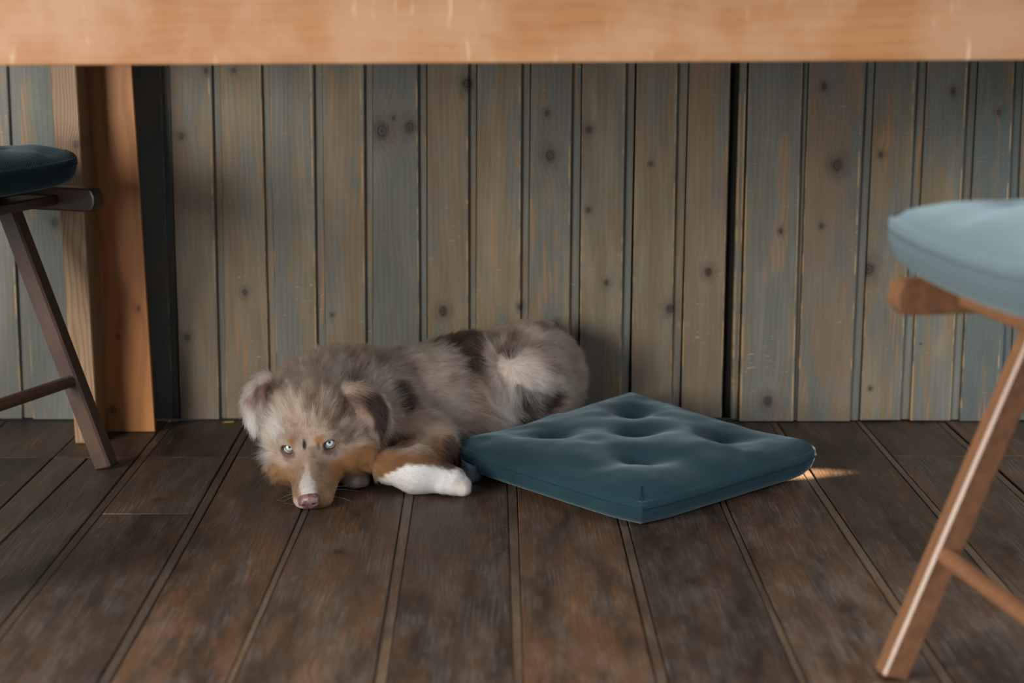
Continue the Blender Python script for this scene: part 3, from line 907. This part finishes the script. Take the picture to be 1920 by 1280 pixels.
TAN, ORANGE, DARK, WHITE = (.33, .175, .078), (.30, .118, .032), (.022, .011, .007), (.72, .70, .69)
def coat(p):
    """coat colour (red merle) at points of the skin"""
    p = np.asarray(p, np.float32)
    h = (p - HC) @ HM
    n1 = vnoise(p, 26, 1); n2 = vnoise(p, 70, 2); n3 = vnoise(p, 160, 3)
    jit = (vnoise(p, 90, 4) - .5) * .5 + (vnoise(p, 210, 5) - .5) * .5
    def W(q, c, r, soft=.28):
        d = np.linalg.norm((q - np.asarray(c, np.float32)) / np.asarray(r, np.float32), axis=1) + jit * .75
        return smooth(d, 1 + soft, 1 - soft)
    c = np.tile(np.array((.40, .315, .262)), (len(p), 1))
    c = lerp(c, (.255, .183, .143), smooth(n1 * .6 + n2 * .4, .45, .65) * .75)
    c = lerp(c, (.110, .066, .046), smooth(n2 * .55 + n3 * .45, .58, .70) * smooth(n1, .38, .62) * .75)
    # pale and tan zones of the trunk, then painted crease shade
    c = lerp(c, (.56, .49, .44), W(p, (.035, 3.08, .120), (.055, .06, .06)) * .8)
    c = lerp(c, (.40, .285, .205), W(p, (-.157, 2.93, .085), (.07, .06, .045), .5) * .75)
    c = lerp(c, (.47, .37, .295), W(p, (-.182, 2.99, .155), (.035, .04, .03), .5) * .7)
    c = lerp(c, (.245, .165, .120), W(p, (-.035, 3.055, .085), (.022, .05, .06), .5) * .8)  # shade of the thigh on the belly, painted into the coat
    # chocolate patches
    for ctr, r in (((-.104, 3.165, .200), (.046, .06, .032)), ((-.070, 3.150, .196), (.040, .05, .030)), ((-.053, 3.118, .183), (.030, .038, .027)), ((-.044, 3.095, .160), (.021, .035, .028)),
                   ((-.166, 2.972, .140), (.014, .03, .018)), ((-.154, 2.950, .122), (.013, .03, .017)), ((.042, 3.104, .085), (.017, .03, .026)),
                   ((.040, 3.10, .062), (.013, .03, .018)), ((.094, 3.132, .090), (.017, .04, .020)), ((.080, 3.13, .075), (.018, .03, .014)), ((.020, 3.12, .170), (.013, .02, .009)),
                   ((-.084, 3.03, .141), (.012, .03, .012)), ((-.21, 3.02, .185), (.028, .03, .014)), ((-.25, 2.975, .182), (.018, .02, .012))):
        wt = .95 if ctr[0] > -.2 and ctr != (-.084, 3.03, .141) else .5
        c = lerp(c, DARK if wt > .6 else (.16, .10, .075), W(p, ctr, r) * wt)
    # left foreleg: rusty with darker back, white paw
    leg = smooth(p[:, 2], .082, .062) * smooth(p[:, 1], 2.965, 2.925) * smooth(p[:, 0], -.215, -.195) * (h[:, 0] < .2)
    c = lerp(c, (.215, .100, .038), leg)
    c = lerp(c, (.085, .045, .025), leg * smooth(n1, .42, .70) * .5)
    c = lerp(c, (.07, .038, .022), leg * smooth(p[:, 0], -.105, -.085) * smooth(p[:, 2], .02, .045))
    c = lerp(c, (.05, .028, .018), leg * smooth(p[:, 2], .064, .076) * smooth(p[:, 0], -.15, -.18))
    # white sock: below a line rising to a peak
    edge = .057 - .62 * np.maximum(0, -.150 - p[:, 0]) - .25 * np.maximum(0, p[:, 0] + .125) + jit * .012
    sock = smooth(p[:, 2] - edge, .004, -.004) * smooth(p[:, 1], 2.872, 2.858) * smooth(p[:, 0], -.215, -.200)
    c = lerp(c, WHITE, sock)
    c = lerp(c, (.62, .52, .46), sock * smooth(p[:, 0], -.085, -.072) * .6 * smooth(n2, .4, .6))
    # other paw
    paw2 = smooth(p[:, 0], -.208, -.216) * smooth(p[:, 0], -.262, -.255) * smooth(p[:, 2], .046, .040) * smooth(h[:, 2], -.052, -.058)
    c = lerp(c, (.44, .32, .26), paw2)
    # ---- head
    hd = smooth(h[:, 0], -.060, -.030) * smooth(np.abs(h[:, 1]), .115, .095)
    hd = hd * (1 - paw2) * (1 - leg) * (1 - sock)
    hc = np.tile(np.array((.39, .285, .215)), (len(p), 1))
    hc = lerp(hc, (.150, .095, .066), smooth(n2 * .5 + n3 * .5, .50, .66) * .6)
    hc = lerp(hc, (.46, .37, .31), smooth(n1, .5, .7) * .4)
    hc = lerp(hc, TAN, smooth(h[:, 2] + jit * .012, .010, -.014) * smooth(h[:, 0], -.045, -.010))
    hc = lerp(hc, (.30, .190, .120), smooth(h[:, 0], .064, .090) * smooth(h[:, 2], -.034, -.010) * .8)
    hc = lerp(hc, (.36, .275, .215), W(h, (.075, 0, .014), (.020, .014, .012), .6) * .5)
    hc = lerp(hc, (.17, .095, .055), smooth(h[:, 0], .070, .085) * smooth(n2 * .6 + n3 * .4, .52, .66) * .5)
    hc = lerp(hc, ORANGE, smooth(h[:, 1], .020, .034) * smooth(h[:, 2], .004, -.012) * smooth(h[:, 0], .115, .09) * .55)
    hc = lerp(hc, (.42, .36, .32), W(h, (.052, -.040, .002), (.018, .018, .010), .5) * .6)
    hc = lerp(hc, (.34, .27, .23), W(h, (.058, .036, .000), (.014, .016, .009), .5) * .7)
    hc = lerp(hc, ORANGE, W(h, (.056, .021, .032), (.014, .0080, .0068), .5) * .9)
    hc = lerp(hc, ORANGE, W(h, (.055, -.022, .036), (.014, .0080, .0068), .5) * .9)
    hc = lerp(hc, DARK, W(h, (.060, -.004, .028), (.010, .0032, .0085), .35))
    hc = lerp(hc, DARK, W(h, (.062, .018, .020), (.010, .004, .007), .5) * .7)
    for e_ in EYES:
        hc = lerp(hc, (.10, .062, .046), W(h, e_ + np.array((0, 0, -.002)), (.02, .0145, .0115), .25) * .8)
        hc = lerp(hc, (.13, .085, .065), W(h, e_ + np.array((0, .006 * np.sign(e_[1]), -.013)), (.014, .007, .0035), .5) * .55)
    hc = lerp(hc, (.60, .56, .53), W(h, (.022, -.050, .044), (.022, .017, .020), .4) * .9)
    hc = lerp(hc, (.55, .50, .46), W(h, (.010, -.072, .004), (.03, .018, .020), .5) * .7)
    hc = lerp(hc, (.11, .065, .045), W(h, (.004, .056, .044), (.026, .020, .018), .4) * .85)
    hc = lerp(hc, (.07, .04, .028), W(h, (.040, .060, .012), (.014, .012, .006), .5) * .7)
    for ctr, r in (((-.006, .019, .072), (.012, .007, .012)), ((.008, .011, .068), (.010, .006, .010)), ((.024, .008, .062), (.008, .009, .005)), ((-.030, .030, .070), (.014, .006, .012)),
                   ((-.01, -.03, .066), (.012, .005, .01)), ((.02, .022, .060), (.008, .006, .006))):
        hc = lerp(hc, (.075, .042, .028), W(h, ctr, r, .4) * .75)
    bw = .0030 + .0085 * smooth(h[:, 0], .100, .140)
    blaze = smooth(np.abs(h[:, 1] + .0005) + jit * .012, bw + .005, bw - .004) * smooth(h[:, 0], .072, .102) * smooth(h[:, 2], -.024, -.016)
    hc = lerp(hc, (.56, .51, .48), blaze * (.45 + .5 * smooth(h[:, 0], .095, .13)))
    rim = W(h, (.135, -.022, -.034), (.018, .010, .012), .4)
    hc = lerp(hc, (.66, .55, .46), rim * .7)
    c = lerp(c, 0, np.zeros(len(p))) * (1 - hd[:, None]) + hc * hd[:, None]
    return c

def make_puppy():
    root = empty('puppy', tuple(DOG), 0, 'fluffy red merle puppy lying on the floor with its chin down and pale blue eyes', 'dog')
    # skin
    me, V = iso_mesh('body', field, LO, HS)
    ca = me.color_attributes.new('coat', 'FLOAT_COLOR', 'POINT')
    cc = coat(V)
    ca.data.foreach_set('color', np.c_[cc, np.ones(len(cc))].astype(np.float32).ravel())
    g = NT('puppy_skin')
    M_skin = g.bsdf(g.mix(0.75, (0, 0, 0), g.attr('coat', 'GEOMETRY').outputs['Color']), 0.7, None, 0.2)
    body = link('body', me, M_skin, root, True)
    # sampling data
    me.calc_loop_triangles()
    nt = len(me.loop_triangles)
    T = np.empty(nt * 3, np.int32); me.loop_triangles.foreach_get('vertices', T); T = T.reshape(-1, 3)
    N = np.empty(len(V) * 3, np.float32); me.vertices.foreach_get('normal', N); N = N.reshape(-1, 3)
    A = np.linalg.norm(np.cross(V[T[:, 1]] - V[T[:, 0]], V[T[:, 2]] - V[T[:, 0]]), axis=1) * .5
    C = V[T].mean(1); hC = (C - HC) @ HM
    facew = smooth(hC[:, 0], .005, .05) * (np.abs(hC[:, 1]) < .10) * (hC[:, 2] > -.075)
    paww = smooth(C[:, 1], 2.90, 2.86) * (C[:, 0] > -.26) * (C[:, 2] < .075)
    dens = 1 + 3.2 * np.maximum(facew, paww)
    Nc = N[T].mean(1)
    dens *= np.where(Nc[:, 1] > .45, .45, 1.0) * (C[:, 2] > .005)
    for s, e in zip((1, -1), EYES):
        q = hC - (e + np.array((.0, -s * .0015, .001)))
        dens *= ~(((q[:, 1] / .0112) ** 2 + (q[:, 2] / .0102) ** 2 < 1) & (np.abs(q[:, 0]) < .025))
    q = hC - np.array((.147, 0, -.021))
    dens *= ~((q[:, 0] > -.006) & ((q[:, 1] / .0185) ** 2 + (q[:, 2] / .0145) ** 2 < 1))
    cdf = np.cumsum(A * dens); n = 230000
    ti = np.searchsorted(cdf, rng.random(n) * cdf[-1])
    a, b = rng.random(n), rng.random(n); fl_ = a + b > 1; a[fl_] = 1 - a[fl_]; b[fl_] = 1 - b[fl_]
    w = np.stack([1 - a - b, a, b], 1)[..., None]
    P = (V[T[ti]] * w).sum(1); Nn = (N[T[ti]] * w).sum(1); Nn /= np.linalg.norm(Nn, axis=1, keepdims=True)
    h = (P - HC) @ HM
    # combing: away from the nose, then towards the tail and down
    nose = hw((.150, 0, -.02))
    t = P - nose; t /= np.linalg.norm(t, axis=1, keepdims=True)
    inhead = smooth(h[:, 0], -.05, .0) * smooth(np.abs(h[:, 1]), .12, .10)
    th = np.stack([-np.ones(n), h[:, 1] * 9, .2 + np.where(h[:, 2] < .01, -.9, .25) * smooth(h[:, 0], .08, .03)], 1) @ HM.T
    th /= np.linalg.norm(th, axis=1, keepdims=True)
    t = t + (th - t) * inhead[:, None]
    back = smooth(P[:, 0], -.24, -.12)
    t = lerp(t, np.array((.95, .12, -.30)), back * .75)
    wd = np.linalg.norm((P - np.array((.024, 3.105, .150))) / np.array((1, 1.4, 1)), axis=1)
    rad = P - np.array((.024, 3.105, .150)); rad /= np.linalg.norm(rad, axis=1, keepdims=True) + 1e-6
    ww = smooth(wd, .095, .045) * (P[:, 1] < 3.19)
    t = t * (1 - ww[:, None]) + (rad + np.array((.15, 0, -.15))) * ww[:, None]
    legw = smooth(P[:, 1], 2.965, 2.92) * (P[:, 0] > -.215) * smooth(P[:, 2], .095, .075)
    t = lerp(t, np.array((.55, -.25, -.75)), legw * .8)
    paw = smooth(P[:, 1], 2.885, 2.86) * (P[:, 0] > -.205) * (P[:, 2] < .075)
    t = lerp(t, np.array((1.0, -.15, -.25)), paw)
    t -= Nn * (t * Nn).sum(1, keepdims=True)
    t /= np.linalg.norm(t, axis=1, keepdims=True) + 1e-6
    # lengths
    L = np.full(n, .0175)
    L = L + (.023 - L) * smooth(np.linalg.norm(P - np.array((-.27, 2.98, .15)), axis=1), .09, .05)
    L = L + (.021 - L) * ww
    hl = .0165 * smooth(h[:, 0], .062, .015) + .0042
    hl = np.where(h[:, 0] > .085, .0038, hl)
    hl = hl + .007 * smooth(np.abs(h[:, 1]), .050, .075) * smooth(h[:, 0], .06, .03)
    L = L + (hl - L) * inhead
    L = L + (.012 - L) * legw
    L = L + (.0048 - L) * np.maximum(paw, (P[:, 0] > -.262) * (P[:, 0] < -.21) * (P[:, 2] < .045) * (P[:, 1] < 2.90) * (h[:, 2] < -.05))
    for e in EYES:
        L *= 1 - .55 * smooth(np.linalg.norm(h - e, axis=1), .022, .012)
    L *= .60 + .75 * rng.random(n)
    L *= np.where(rng.random(n) < .05, 1.35, 1.0)
    lift = .26 + .24 * smooth(L, .006, .02)
    lift *= smooth(P[:, 2], .0, .03) * .7 + .3
    ja = np.stack([vnoise(P, 75, k) for k in (11, 12, 13)], 1) - .5
    jb = np.stack([vnoise(P, 30, k) for k in (14, 15, 16)], 1) - .5
    jc = np.stack([vnoise(P, 150, k) for k in (17, 18, 19)], 1) - .5
    d0 = t + Nn * lift[:, None] + jc * .7 * smooth(L, .004, .012)[:, None] + ja * .9 * smooth(L, .003, .012)[:, None] + jb * .5 * smooth(L, .006, .016)[:, None] + rng.normal(0, .11, (n, 3))
    d0 /= np.linalg.norm(d0, axis=1, keepdims=True)
    colr = coat(P + rng.normal(0, .0012, P.shape)) * (.78 + .62 * vnoise(P, 170, 8)[:, None] ) * (.80 + .40 * rng.random((n, 1)))
    fur_sets = [(P - Nn * .0008, d0, t, L, np.clip(colr, 0, .9))]

    # ears: folded leather flaps
    def ear(rows, side):
        rows = np.array(rows, float); k = len(rows)
        tt = np.linspace(0, k - 1, 26)
        i0 = np.clip(tt.astype(int), 0, k - 2); f = (tt - i0)[:, None]
        g_ = lambda i: rows[np.clip(i, 0, k - 1)]
        p0, p1, p2, p3 = g_(i0 - 1), g_(i0), g_(i0 + 1), g_(i0 + 2)
        R_ = .5 * (2 * p1 + (p2 - p0) * f + (2 * p0 - 5 * p1 + 4 * p2 - p3) * f ** 2 + (3 * p1 - p0 - 3 * p2 + p3) * f ** 3)
        ctr, wd_ = R_[:, :3], np.maximum(R_[:, 3], .002)
        tan = np.gradient(ctr, axis=0); tan /= np.linalg.norm(tan, axis=1, keepdims=True)
        view = np.array((.09, -.97, .24))
        wdir = np.cross(tan, view); wdir /= np.linalg.norm(wdir, axis=1, keepdims=True)
        out = np.cross(wdir, tan); out *= np.sign(out @ view)[:, None]
        cs = np.linspace(-1, 1, 13)
        v = ctr[:, None] + wdir[:, None] * (cs[None, :, None] * wd_[:, None, None]) + out[:, None] * (.010 * (1 - cs ** 2)[None, :, None] * (wd_ / .024)[:, None, None])
        nr, nc = v.shape[:2]
        fs = [(i * nc + j, (i + 1) * nc + j, (i + 1) * nc + j + 1, i * nc + j + 1) for i in range(nr - 1) for j in range(nc - 1)]
        front = v.reshape(-1, 3); backv = front - np.repeat(out, nc, 0) * .004
        nv = len(front)
        edge = [i * nc for i in range(nr)] + [(nr - 1) * nc + j for j in range(1, nc)] + [i * nc + nc - 1 for i in range(nr - 2, -1, -1)] + list(range(nc - 2, 0, -1))
        allf = fs + [tuple(x + nv for x in q_[::-1]) for q_ in fs]
        for x, y in zip(edge, edge[1:] + edge[:1]): allf.append((x, y, y + nv, x + nv))
        me = pydata('ear', np.r_[front, backv] - DOG, allf)
        bm_ = bmesh.new(); bm_.from_mesh(me); bmesh.ops.recalc_face_normals(bm_, faces=bm_.faces[:]); bm_.to_mesh(me); bm_.free()
        U_ = np.repeat(np.linspace(0, 1, nr), nc); S_ = np.tile(cs, nr)
        def ecol(u, s, p):
            j = (vnoise(p, 110, 6) - .5) * .5; n_ = vnoise(p, 60, 7)
            inn = -s * side      # towards the face
            if side > 0:
                c = np.tile(np.array((.30, .215, .165)), (len(u), 1))
                c = lerp(c, (.12, .075, .055), smooth(n_, .45, .62) * .8)
                c = lerp(c, (.50, .40, .32), smooth(u, .30, .10) * smooth(n_, .55, .40) * .7)
                c = lerp(c, (.026, .015, .011), smooth(u + j * .2, .30, .40) * smooth(inn + j, -.15, .10) * smooth(inn + j, 1.05, .92))
                c = lerp(c, (.45, .36, .29), smooth(inn, .84, .95) * smooth(u, .3, .5))
            else:
                c = np.tile(np.array((.47, .40, .355)), (len(u), 1))
                c = lerp(c, (.17, .105, .078), smooth(n_ + j * .3, .50, .62) * .8 * smooth(u, .75, .5))
                c = lerp(c, (.13, .08, .06), smooth(u, .30, .15) * smooth(n_, .35, .5) * .8)
                c = lerp(c, (.62, .57, .53), smooth(u, .62, .8) * .8)
            return c
        ca = me.color_attributes.new('coat', 'FLOAT_COLOR', 'POINT')
        e2 = ecol(np.r_[U_, U_], np.r_[S_, S_], me_pts(me) + DOG)
        ca.data.foreach_set('color', np.c_[e2, np.ones(len(e2))].astype(np.float32).ravel())
        link('ear', me, M_skin, root, True)
        m = 9500
        u = rng.random(m) * (nr - 1); s = rng.random(m) * (nc - 1)
        wsel = rng.random(m) < (np.interp(u, range(nr), wd_) / wd_.max()); u, s = u[wsel], s[wsel]; m = len(u)
        i, j = u.astype(int), s.astype(int); i = np.minimum(i, nr - 2); j = np.minimum(j, nc - 2); fu, fs_ = (u - i)[:, None], (s - j)[:, None]
        p = v[i, j] * (1 - fu) * (1 - fs_) + v[i + 1, j] * fu * (1 - fs_) + v[i, j + 1] * (1 - fu) * fs_ + v[i + 1, j + 1] * fu * fs_
        sn = s / (nc - 1) * 2 - 1; un = u / (nr - 1)
        sidef = np.where(rng.random(m) < .72, 1.0, -1.0)
        nn = out[i] * sidef[:, None]
        tg = tan[i] + wdir[i] * (sn * .55)[:, None] + np.array((0, 0, -.25))
        jj = np.stack([vnoise(p, 95, k_) for k_ in (21, 22, 23)], 1) - .5
        d = tg + nn * .32 + jj * .9 + rng.normal(0, .12, (m, 3)); d /= np.linalg.norm(d, axis=1, keepdims=True)
        Le = (.017 - .007 * smooth(un, .3, .7) ) * (.6 + .7 * rng.random(m))
        base = np.where(sidef[:, None] > 0, p, p - out[i] * .004)
        fur_sets.append((base, d, tg, Le, ecol(un, sn, p + rng.normal(0, .001, p.shape)) * (.82 + .36 * rng.random((m, 1)))))
    ear(EAR_L, 1); ear(EAR_R, -1)

    # fur
    P = np.concatenate([s[0] for s in fur_sets]); D = np.concatenate([s[1] for s in fur_sets]); Tn = np.concatenate([s[2] for s in fur_sets])
    L = np.concatenate([s[3] for s in fur_sets]); Cc = np.concatenate([s[4] for s in fur_sets]); n = len(P); K = 5
    S = np.linspace(0, 1, K)
    bend = Tn * .42 + np.array((0, 0, -.22)) + rng.normal(0, .10, (n, 3))
    X = P[:, None] + (D[:, None] * S[None, :, None] + bend[:, None] * (S ** 2)[None, :, None] * .55) * L[:, None, None]
    X[..., 2] = np.maximum(X[..., 2], .0012)
    X[..., 1] = np.minimum(X[..., 1], 3.333)
    cu = bpy.data.hair_curves.new('fur')
    cu.add_curves([K] * n)
    cu.attributes['position'].data.foreach_set('vector', (X - DOG).astype(np.float32).ravel())
    ra = cu.attributes.new('radius', 'FLOAT', 'POINT')
    rr = np.array((1, .95, .8, .55, .12))[None] * (.00012 + .00006 * smooth(L, .005, .02))[:, None]
    ra.data.foreach_set('value', rr.astype(np.float32).ravel())
    at = cu.attributes.new('coat', 'FLOAT_COLOR', 'POINT')
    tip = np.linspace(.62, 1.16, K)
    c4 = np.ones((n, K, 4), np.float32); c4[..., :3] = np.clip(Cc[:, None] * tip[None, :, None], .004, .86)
    at.data.foreach_set('color', c4.ravel())
    g = NT('puppy_fur')
    hb = g.n('ShaderNodeBsdfHairPrincipled')
    hb.parametrization = 'COLOR'
    g.put(hb.inputs['Color'], g.attr('coat', 'GEOMETRY').outputs['Color'])
    hb.inputs['IOR'].default_value = 1.40; hb.inputs['Roughness'].default_value = 0.5; hb.inputs['Radial Roughness'].default_value = 0.6
    g.t.links.new(hb.outputs[0], g.out.inputs[0])
    cu.materials.append(g.mat)
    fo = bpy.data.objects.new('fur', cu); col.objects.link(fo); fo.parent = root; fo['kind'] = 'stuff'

    # eyes
    g = NT('pale_blue_eye')
    p = g.obj(); x, y, z = g.sep(p)
    r = g.m('SQRT', g.add(g.mul(x, x), g.mul(y, y)))
    fr = g.m('GREATER_THAN', z, 0.0)
    ang = g.m('ARCTAN2', y, x)
    st = g.noise(g.xyz(g.mul(g.m('COSINE', ang), 5), g.mul(g.m('SINE', ang), 5), g.mul(r, 260)), 1, 3, .6)
    c = g.mix(g.ss(st, .3, .7), (.30, .39, .42), (.56, .64, .66))
    c = g.mix(g.ss(r, .0054, .0064), c, (.02, .030, .036))
    c = g.mix(g.ss(r, .0069, .0073), c, (.50, .43, .39))
    c = g.mix(g.ss(r, .0022, .0018), c, (.004, .004, .005))
    c = g.mix(fr, (.72, .66, .62), c)
    M_eye = g.bsdf(c, 0.06, None, 0.5)
    M_lid = plain('eyelid_rim', (.085, .045, .038), 0.4, 0.4, 200, .3)
    camd = np.array((0, 0, .8)) - HC; camd /= np.linalg.norm(camd)
    for s, e in zip((1, -1), EYES):
        er = .0112
        ctr = hw(e + np.array((EYE_IN, -s * .0015, .0005)))
        bm_ = bmesh.new(); bmesh.ops.create_uvsphere(bm_, u_segments=40, v_segments=28, radius=er)
        o = link('eye', from_bm('eye', bm_), M_eye, root, True)
        o.location = tuple(ctr - DOG)
        gaze = camd + HM @ np.array((0, s * .02, .05))
        o.rotation_euler = Vector(gaze).to_track_quat('Z', 'Y').to_euler()
        o['label'] = 'pale blue eye with a small black pupil'
        ax = camd * .65 + HM @ np.array((.40, s * .10, .02)); ax /= np.linalg.norm(ax)
        lu = HM[:, 2] - ax * (HM[:, 2] @ ax); lu /= np.linalg.norm(lu); ll = np.cross(lu, ax); ll *= np.sign(ll @ HM[:, 1])
        pts = []
        for k in range(36):
            an = 2 * np.pi * k / 36
            xx = .0098 * np.cos(an); yy = (.0072 if np.sin(an) > 0 else .0073) * np.sin(an) * (1 - .30 * abs(np.cos(an)) ** 3)
            yy -= .0004 * np.cos(an) * s
            q_ = ll * xx + lu * yy
            zz = np.sqrt(max(1e-9, (er + .0006) ** 2 - q_ @ q_))
            pts.append(Vector(ctr + q_ + ax * zz - DOG))
        link('eyelid', tube_mesh('eyelid', pts, .0013, 8, True), M_lid, root, True)

    # nose leather
    hs = .0006; lo = hw((.147, 0, -.022)) - .028; m = 94
    ga = [lo[k] + hs * np.arange(m) for k in range(3)]
    Q = np.stack(np.meshgrid(*ga, indexing='ij'), -1); hq = (Q - HC) @ HM
    def el(c_, r_):
        r_ = np.array(r_); q_ = hq - np.array(c_); k0 = np.linalg.norm(q_ / r_, axis=-1); k1 = np.linalg.norm(q_ / (r_ * r_), axis=-1); return k0 * (k0 - 1) / np.maximum(k1, 1e-6)
    def cp(a_, b_, r_):
        a_, b_ = np.array(a_), np.array(b_); ab = b_ - a_; q_ = hq - a_; t_ = np.clip((q_ @ ab) / (ab @ ab), 0, 1); return np.linalg.norm(q_ - t_[..., None] * ab, axis=-1) - r_
    f = smin(el((.146, 0, -.0185), (.0125, .0170, .0105)), el((.147, 0, -.027), (.0105, .0120, .0085)), .006)
    for s in (1, -1):
        f = smin(f, el((.1495, s * .0095, -.022), (.0085, .0075, .0075)), .004)
        f = -smin(-f, cp((.160, s * .0065, -.0235), (.150, s * .0150, -.0260), .0024), .0025)
    f = -smin(-f, cp((.1605, 0, -.021), (.154, 0, -.036), .0007), .0018)
    f = np.maximum(f, .0008 - Q[..., 2])
    me, _ = iso_mesh('nose', f, lo, hs)
    g = NT('pink_brown_nose')
    b = g.noise(g.obj(), 120, 3, .6); fine = g.noise(g.obj(), 900, 2, .5)
    c = g.mix(g.ss(b, .40, .62), (.215, .115, .110), (.085, .045, .042))
    g.bsdf(c, 0.38, g.bump(fine, .35, .0004), .5)
    o = link('nose', me, g.mat, root, True); o['label'] = 'pinkish brown nose'
    # whiskers
    M_wh = plain('white_whisker', (.42, .39, .36), .5)
    for s in (1, -1):
        for k, (xx, zz, ln, dn) in enumerate(((.118, -.024, .050, -.25), (.112, -.030, .055, -.45), (.120, -.036, .040, -.6))):
            a_ = np.array((xx, s * .021, zz)); d_ = np.array((-.45 + .1 * k, s * .9, dn * .6)); d_ /= np.linalg.norm(d_)
            pts = []
            for t_ in np.linspace(0, 1, 7):
                q_ = hw(a_ + d_ * ln * t_ + np.array((0, 0, -.012)) * t_ * t_); q_[2] = max(q_[2], .0015)
                pts.append(Vector(q_ - DOG))
            link('whisker', tube_mesh('whisker', pts, list(np.linspace(.00014, .00004, 7)), 5), M_wh, root, True)
    return root
def me_pts(me):
    a = np.empty(len(me.vertices) * 3, np.float32); me.vertices.foreach_get('co', a); return a.reshape(-1, 3)
EYE_IN = -.0085
EAR_L = [(-0.2604, 2.866, 0.1465, 0.014), (-0.2415, 2.858, 0.1536, 0.024), (-0.2233, 2.854, 0.1456, 0.031), (-0.2102, 2.848, 0.1276, 0.033), (-0.2007, 2.842, 0.1061, 0.022), (-0.193, 2.838, 0.0832, 0.004)]
EAR_R = [(-0.3637, 2.895, 0.1597, 0.012), (-0.3795, 2.885, 0.1708, 0.017), (-0.394, 2.874, 0.1599, 0.02), (-0.3993, 2.864, 0.1365, 0.018), (-0.398, 2.856, 0.1154, 0.012), (-0.3962, 2.852, 0.0969, 0.003)]
make_puppy()
